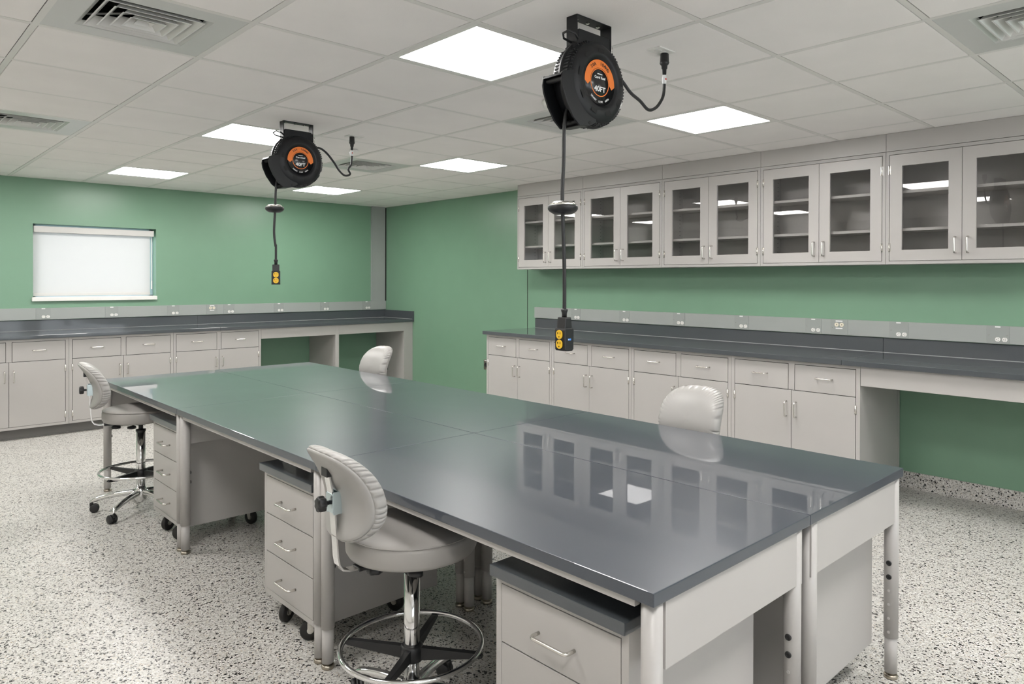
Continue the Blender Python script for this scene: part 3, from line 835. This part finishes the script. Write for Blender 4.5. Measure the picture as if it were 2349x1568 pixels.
    # rear shell
    b = MB(); b.merge(shell([(.05, -.018, 0), (.45, -.018, 0), (.80, -.017, 0), (.90, -.0145, 0), (.945, -.009, 0), (.955, -.003, 0), (.93, .001, 0), (.5, .001, 0), (.05, .001, 0)], False))
    b.build('rear_panel', m_vinyl, back)
    # J-bar: flat steel strip
    path = [(-.06, .5525), (-.19, .5525), (-.228, .554), (-.250, .562), (-.262, .580), (-.267, .605), (-.271, .66), (-.277, .74), (-.284, .80), (-.297, .862)]
    w2, th = .0165, .003
    q = bmesh.new(); rings = []
    PP = [Vector((0, p[0], p[1])) for p in path]
    for i, p in enumerate(PP):
        d = (PP[min(i + 1, len(PP) - 1)] - PP[max(i - 1, 0)]).normalized(); nn = Vector((1, 0, 0)).cross(d)
        rings.append([q.verts.new(p + Vector((sx * w2, 0, 0)) + nn * sn * th) for sx, sn in ((-1, -1), (1, -1), (1, 1), (-1, 1))])
    for r0, r1 in zip(rings, rings[1:]):
        for k in range(4): q.faces.new((r0[k], r0[(k + 1) % 4], r1[(k + 1) % 4], r1[k]))
    q.faces.new(rings[0]); q.faces.new(rings[-1]); bmesh.ops.recalc_face_normals(q, faces=q.faces[:])
    bmesh.ops.bevel(q, geom=q.edges[:], offset=.0008, segments=1, affect='EDGES')
    b = MB(); b.merge(q); bar = b.build('support_bar', m_chrome, t)
    b = MB(); b.box(-.019, .019, -.306, -.290, .853, .880, .002); b.build('end_cap', m_black, bar)
    # clamp bracket and knob
    b = MB(); b.box(-.021, .021, -.270, -.266, .738, .806, .0015); b.box(-.0225, -.0195, -.286, -.246, .738, .806, .001); b.box(.0195, .0225, -.286, -.246, .738, .806, .001); b.box(-.0225, .0225, -.289, -.2855, .744, .800, .0012)
    b.box(-.026, .026, -.254, -.249, .730, .812, .001)
    cl = b.build('clamp', m_zinc, t)
    b = MB(); b.lathe([(.006, -.290), (.006, -.302), (.020, -.304), (.022, -.308), (.022, -.322), (.019, -.327), (.008, -.328)], 42, axis='Y', at=(0, 0, .772), rad=lambda a, h: 1 + .10 * math.cos(7 * a)); b.build('knob', m_black, cl)
    return t
proto = make_stool(); first = True
for (x, y, r, lb) in ((.188, -.800, -PI / 2 - .05, 'in the foreground, its foot ring near the bottom edge'),
                      (.195, 2.170, -PI / 2 - .16, 'on the far left, seen from the side'),
                      (1.490, -.860, PI / 2, 'right of the island, only its broad backrest showing'),
                      (1.510, 1.930, PI / 2, 'farthest, its small backrest in front of a knee space')):
    o_ = place(proto, first, (x, y, 0), r, 'grey vinyl lab stool, ' + lb, 'lab stools around the island'); first = False
    if y > 2.1:
        for c in o_.children:
            if c.name.startswith('base'): c.rotation_euler = (0, 0, math.radians(-14))

# ------------------------------------------------------------------ cord reels
def ngon_disc(mb, r0, r1, y, th, a0, a1, n, m):
    """flat annular sector facing -Y"""
    t = bmesh.new(); A = []; B = []
    for k in range(n + 1):
        a = a0 + (a1 - a0) * k / n
        A.append((r0 * math.cos(a), r0 * math.sin(a))); B.append((r1 * math.cos(a), r1 * math.sin(a)))
    for k in range(n):
        for (y0, flip) in ((y, 0),):
            f = [t.verts.new((p[0], y0, p[1])) for p in (A[k], B[k], B[k + 1], A[k + 1])]; t.faces.new(f)
    mb.merge(t, m)
def make_reel():
    t = thing('cord_reel', '', 'cord reel')       # origin at the drum's centre
    # bracket
    b = MB(); zt = HC - 2.193 - .0006
    b.box(-.100, .100, -.027, .027, zt - .004, zt, .0012)
    for s in (-1, 1):
        b.box(s * .098 - .0022, s * .098 + .0022, -.027, .027, zt - .118, zt - .001, .001)
    br = b.build('bracket', m_reel, t)
    for x in (-.075, -.01, .05):
        b = MB(); b.lathe([(.008, zt - .0045), (.0085, zt - .010), (.007, zt - .0115)], 6, at=(x, 0, 0), smooth=False); b.build('bolt', m_steel, br)
    # drum halves
    b = MB()
    prof = [(.02, -.052), (.092, -.052), (.094, -.060), (.120, -.061), (.148, -.056), (.162, -.046), (.170, -.030), (.1735, -.008), (.178, -.006), (.178, .006), (.1735, .008), (.170, .030), (.162, .046), (.148, .056), (.12, .061), (.05, .061)]
    prof = [(p[0] * .935 if p[0] > .1 else p[0], p[1]) for p in prof]; b.lathe(prof, 96, axis='Y')
    # ribs round the rim
    for a0 in [math.radians(d) for d in (-8, 22, 52, 118, 148, 172, -40, -70, -98)]:
        for k in range(5):
            a = a0 + math.radians((k - 2) * 4.6)
            q = MB(); q.box(.146, .1620, -.034, -.010, -.0035, .0035, .0012); q.box(.146, .1620, .010, .034, -.0035, .0035, .0012); q.box(.140, .1560, -.046, -.034, -.0035, .0035, .0012)
            q.xf(Matrix.Rotation(-a, 4, 'Y')); b.merge(q.bm)
    # neck up to the bracket
    b.prism([(-.118, .100), (-.093, .150), (-.093, .186), (-.085, .193), (.085, .193), (.093, .186), (.093, .150), (.118, .100)], 'Y', -.026, .026, bev=.004)
    hs = b.build('housing', m_reel, t)
    # raised fins on the face
    b = MB()
    for k in range(9):
        b = MB(); a = math.radians(10 + 40 * k)
        ngon_disc(b, .110, .127, -.0617, 0, a - .13, a + .13, 6, m_hole)
        b.build('face_slot', m_hole, hs)
    # mouth with rollers
    b = MB()
    ch = [(p[0] * .87, p[1] * .93) for p in [(-.060, .028), (-.120, .034), (-.205, .012), (-.232, .004), (-.238, -.030), (-.232, -.060), (-.205, -.115), (-.165, -.165), (-.125, -.192), (-.060, -.185), (-.02, -.165)]]
    b.prism(ch, 'Y', -.052, -.044, bev=.002); b.prism(ch, 'Y', .044, .052, bev=.002)
    b.prism([(-.087, .028), (-.178, .011), (-.201, .002), (-.207, -.008), (-.196, -.006), (-.087, .018)], 'Y', -.046, .046)
    b.prism([(-.109, -.178), (-.052, -.172), (-.018, -.154), (-.027, -.145), (-.096, -.166)], 'Y', -.046, .046)
    mo = b.build('cord_guide', m_reel, t)
    for (x, z) in ((-.184, -.015), (-.100, -.160)):
        r = MB(); r.lathe([(.009 + (.0018 if k % 2 else 0), -.043 + .086 * k / 30) for k in range(31)], 16, axis='Y', at=(x, 0, z)); r.build('roller', m_black, mo)
    b = MB()
    for x, z in ((-.095, .008), (-.055, -.160)): b.lathe([(.007, -.0535), (.0075, -.052), (.003, -.0545)], 12, axis='Y', at=(x, 0, z))
    b.build('screws', m_hole, mo)
    # label
    b = MB(); b.lathe([(.0005, -.0528), (.088, -.0528), (.088, -.052)], 64, axis='Y', m=m_reel2)
    ngon_disc(b, .055, .086, -.0535, 0, math.radians(-3), math.radians(183), 48, m_orange)
    for s_ in (0, 1):   # pointed ends of the band
        a = math.radians(-3 if s_ == 0 else 183); e = math.radians(-14 if s_ == 0 else 194)
        P_ = [(.055 * math.cos(a), .055 * math.sin(a)), (.086 * math.cos(a), .086 * math.sin(a)), (.071 * math.cos(e), .071 * math.sin(e))]
        tt = bmesh.new(); tt.faces.new([tt.verts.new((p[0], -.0535, p[1])) for p in P_]); b.merge(tt, m_orange)
    ngon_disc(b, .050, .0535, -.0536, 0, 0, 2 * PI, 64, m_orange)
    Z = Matrix.Translation
    text_mb(b, '40FT', .027, m_wtext, Z((0, -.0542, -.026)), bold=.0008, sx=1.15)
    text_mb(b, 'Cord Reel', .0135, m_wtext, Z((0, -.0542, .018)), bold=.0004, sx=1.1)
    b.box(-.014, .014, -.0542, -.0536, .030, .0335, m=m_wtext)
    def ringtext(s, r, amid, step, size, m, bottom=False):
        n_ = len(s)
        for k, ch_ in enumerate(s):
            if ch_ == ' ': continue
            off = (k - (n_ - 1) / 2) * step
            a = amid - off if not bottom else amid + off
            rot = (PI / 2 - a) if not bottom else (-PI / 2 - a)
            text_mb(b, ch_, size, m, Z((r * math.cos(a), -.0542, r * math.sin(a))) @ Matrix.Rotation(rot, 4, 'Y'), bold=.0003)
    ringtext('20A  10AWG', .071, PI / 2, math.radians(9.2), .0175, m_ktext)
    ringtext('2500W  125V  60Hz', .0735, -PI / 2, math.radians(5.2), .0105, m_wtext, True)
    b.build('label', m_reel2, hs)
    # small carrying loop of cord at the upper left, ring and pin at the right
    b = MB(); b.tube([(-.098 + .0, -.030, .150), (-.118, -.034, .163), (-.150, -.03, .168), (-.158, -.01, .160), (-.140, .005, .150), (-.100, .004, .143)], .0045, 10); b.build('cord_loop', m_cord, t)
    b = MB(); b.tube([(.105 + .014 * math.cos(2 * PI * k / 20) * .5, -.028 + .006 * math.cos(2 * PI * k / 20), .150 + .014 * math.sin(2 * PI * k / 20)) for k in range(20)], .0012, 6, closed=True)
    b.tube([(.105 + .002 * math.sin(k * 2.1), -.030, .136 - .0065 * k) for k in range(10)], .0016, 6); b.build('pin_chain', m_steel, t)
    return t
def smooth(P, n=8):
    P = [Vector(p) for p in P]; out = []
    for i in range(len(P) - 1):
        p0, p1, p2, p3 = P[max(i - 1, 0)], P[i], P[i + 1], P[min(i + 2, len(P) - 1)]
        for k in range(n):
            u = k / n
            out.append(.5 * ((2 * p1) + (-p0 + p2) * u + (2 * p0 - 5 * p1 + 4 * p2 - p3) * u * u + (-p0 + 3 * p1 - 3 * p2 + p3) * u ** 3))
    out.append(P[-1]); return out
ZR = 2.193
def reel_cords(t, drop, plugx, plugy, low, rot, hump=.09):
    # hanging cord with ball stopper and yellow outlet block
    x = -.136
    b = MB(); b.tube(smooth([(-.09, .01, -.06), (-.125, .006, -.13), (x, .004, -.20), (x - .003, .003, -.30), (x - .011, .002, -.45), (x - .003, 0, (-.45 + drop + .15) / 2), (x, 0, drop + .24), (x, 0, drop + .148)], 10), .0072, 12)
    b.build('hanging_cord', m_cord, t)
    zs = -.482 if drop < -.9 else -.308
    b = MB(); b.lathe([(.010, .024), (.036, .022), (.038, .021), (.054, .008)], 40, at=(x - .008, .002, zs), m=m_steel); b.lathe([(.054, .008), (.056, .004), (.056, -.006), (.050, -.014), (.034, -.024), (.012, -.026)], 40, at=(x - .008, .002, zs), m=m_black)
    b.build('ball_stopper', m_black, t)
    e = MB()
    e.prism([(-.024, .0), (.024, .0), (.025, .075), (.022, .082), (-.022, .082), (-.025, .075)], 'X', -.026, .026, bev=.004)
    e.prism([(-.021, .078), (.021, .078), (.015, .122), (-.015, .122)], 'X', -.021, .021, bev=.004)
    e.lathe([(.0095, .120), (.0095, .136), (.0125, .145), (.013, .150), (.010, .153)], 20)
    e.box(-.0265, .0265, -.018, .018, -.003, .004, .002)
    ob = e.build('outlet_block', m_black, t)
    ob.location = (x, 0, drop); ob.rotation_euler = (0, 0, rot)
    for z in (.022, .058):
        q = MB(); q.lathe([(.017, -.0265), (.017, -.028), (.016, -.029)], 28, axis='Y', m=m_yellow, rad=lambda a, h: min(1, .92 / max(.001, abs(math.cos(a)))))
        q.box(-.0075, -.0055, -.0296, -.0286, .001, .009, m=m_hole); q.box(-.0095, -.0035, -.0296, -.0286, .004, .006, m=m_hole); q.box(.0045, .0065, -.0296, -.0286, .001, .009, m=m_hole)
        q.lathe([(.0024, -.0286), (.0024, -.0296)], 10, axis='Y', at=(0, 0, -.0085), m=m_hole)
        r = q.build('receptacle', m_yellow, ob); r.location = (0, 0, z)
    q = MB(); q.box(.0262, .0268, -.008, .008, .036, .043, m=m_blue); q.box(.0262, .0270, -.0078, -.002, .038, .0405, m=m_wtext); q.build('sticker', m_blue, ob)
    # supply cord up to the ceiling plug
    b = MB(); pz = HC - ZR
    b.tube(smooth([(.10, .01, hump - .03), (.150, .008, hump), (.205, .006, hump - .022), (.262, .004, hump * .25), (.325, .5 * plugy, low + .022), (.385, .8 * plugy, low - .004), (.438, plugy, low + .012), (plugx - .028, plugy, low + .045), (plugx - .007, plugy, low + .080), (plugx, plugy, pz - .135), (plugx, plugy, pz - .09)], 10), .0068, 12)
    b.build('supply_cord', m_cord, t)
    b = MB(); b.lathe([(.008, pz - .100), (.009, pz - .078), (.012, pz - .076), (.013, pz - .062), (.017, pz - .058), (.0205, pz - .050), (.019, pz - .046), (.0175, pz - .012), (.0150, pz - .009)], 24, at=(plugx, plugy, 0), rad=lambda a, h: 1 + .03 * math.cos(6 * a)); b.build('plug', m_black, t)
    b = MB(); b.tube([(plugx, plugy, pz - .104), (plugx, plugy, pz - .142)], .0088, 14, m=m_wtext)
    b.box(plugx - .016, plugx - .004, plugy - .0008, plugy + .0008, pz - .142, pz - .114, m=m_wtext)
    b.lathe([(.004, -.0105), (.004, -.008)], 12, axis='Y', at=(plugx - .002, plugy, pz - .122), m=m_red)
    b.build('cord_tag', m_wtext, t)
reel = make_reel(); reel2 = dup(reel)
reel.location = (.925, -.915, ZR); reel['label'] = 'near, larger black cord reel with orange label, hanging above the island'
reel2.location = (.932, 1.562, ZR); reel2['label'] = 'far, smaller-looking black cord reel with orange label, left of the near one'
for r_ in (reel, reel2): r_['group'] = 'ceiling cord reels'
reel_cords(reel, -1.011, .503, .008, -.024, -PI / 2, .082)
reel_cords(reel2, -.779, .452, .10, -.036, math.radians(-24), .108)
def ceil_plate(x, y, label, sgn=1):
    t = thing('ceiling_outlet', label, 'ceiling outlet', (x, y, HC - .002))
    b = MB(); b.box(-.058, .058, -.036, .036, -.005, 0, .0015); b.build('cover', m_white, t)
    for s in (-1, 1):
        b = MB(); b.lathe([(.017, -.005), (.017, -.0075), (.016, -.008)], 24, at=(s * .020, 0, 0), rad=lambda a, h: min(1, .85 / max(.001, abs(math.sin(a))))); b.build('receptacle', m_white, t)
ceil_plate(1.402, -.907, 'white ceiling outlet plate holding the plug of the near cord reel')
ceil_plate(1.405, 1.664, 'white ceiling outlet plate holding the plug of the far cord reel')

# ceiling sensor behind the near reel
t = thing('ceiling_sensor', 'round white ceiling sensor with green light, half hidden behind the near reel', 'ceiling sensor', (1.722, -.020, HC - .003))
b = MB(); b.lathe([(.08, 0), (.112, -.003), (.115, -.016), (.108, -.034), (.085, -.046), (.040, -.050), (.002, -.051)], 48); b.build('housing', m_white, t)
b = MB(); b.lathe([(.003, -.0505), (.0035, -.0525), (.001, -.0535)], 10, at=(-.035, -.02, 0)); b.build('indicator_light', m_led, t)
b = MB(); b.lathe([(.030, 0), (.034, -.006), (.030, -.014), (.012, -.020), (.001, -.021)], 32)
o = tag(b.build('smoke_detector', m_white), 'tiny white ceiling sensor behind the plug cord of the far reel', 'ceiling sensor'); o.location = (1.67, 2.13, HC - .003)
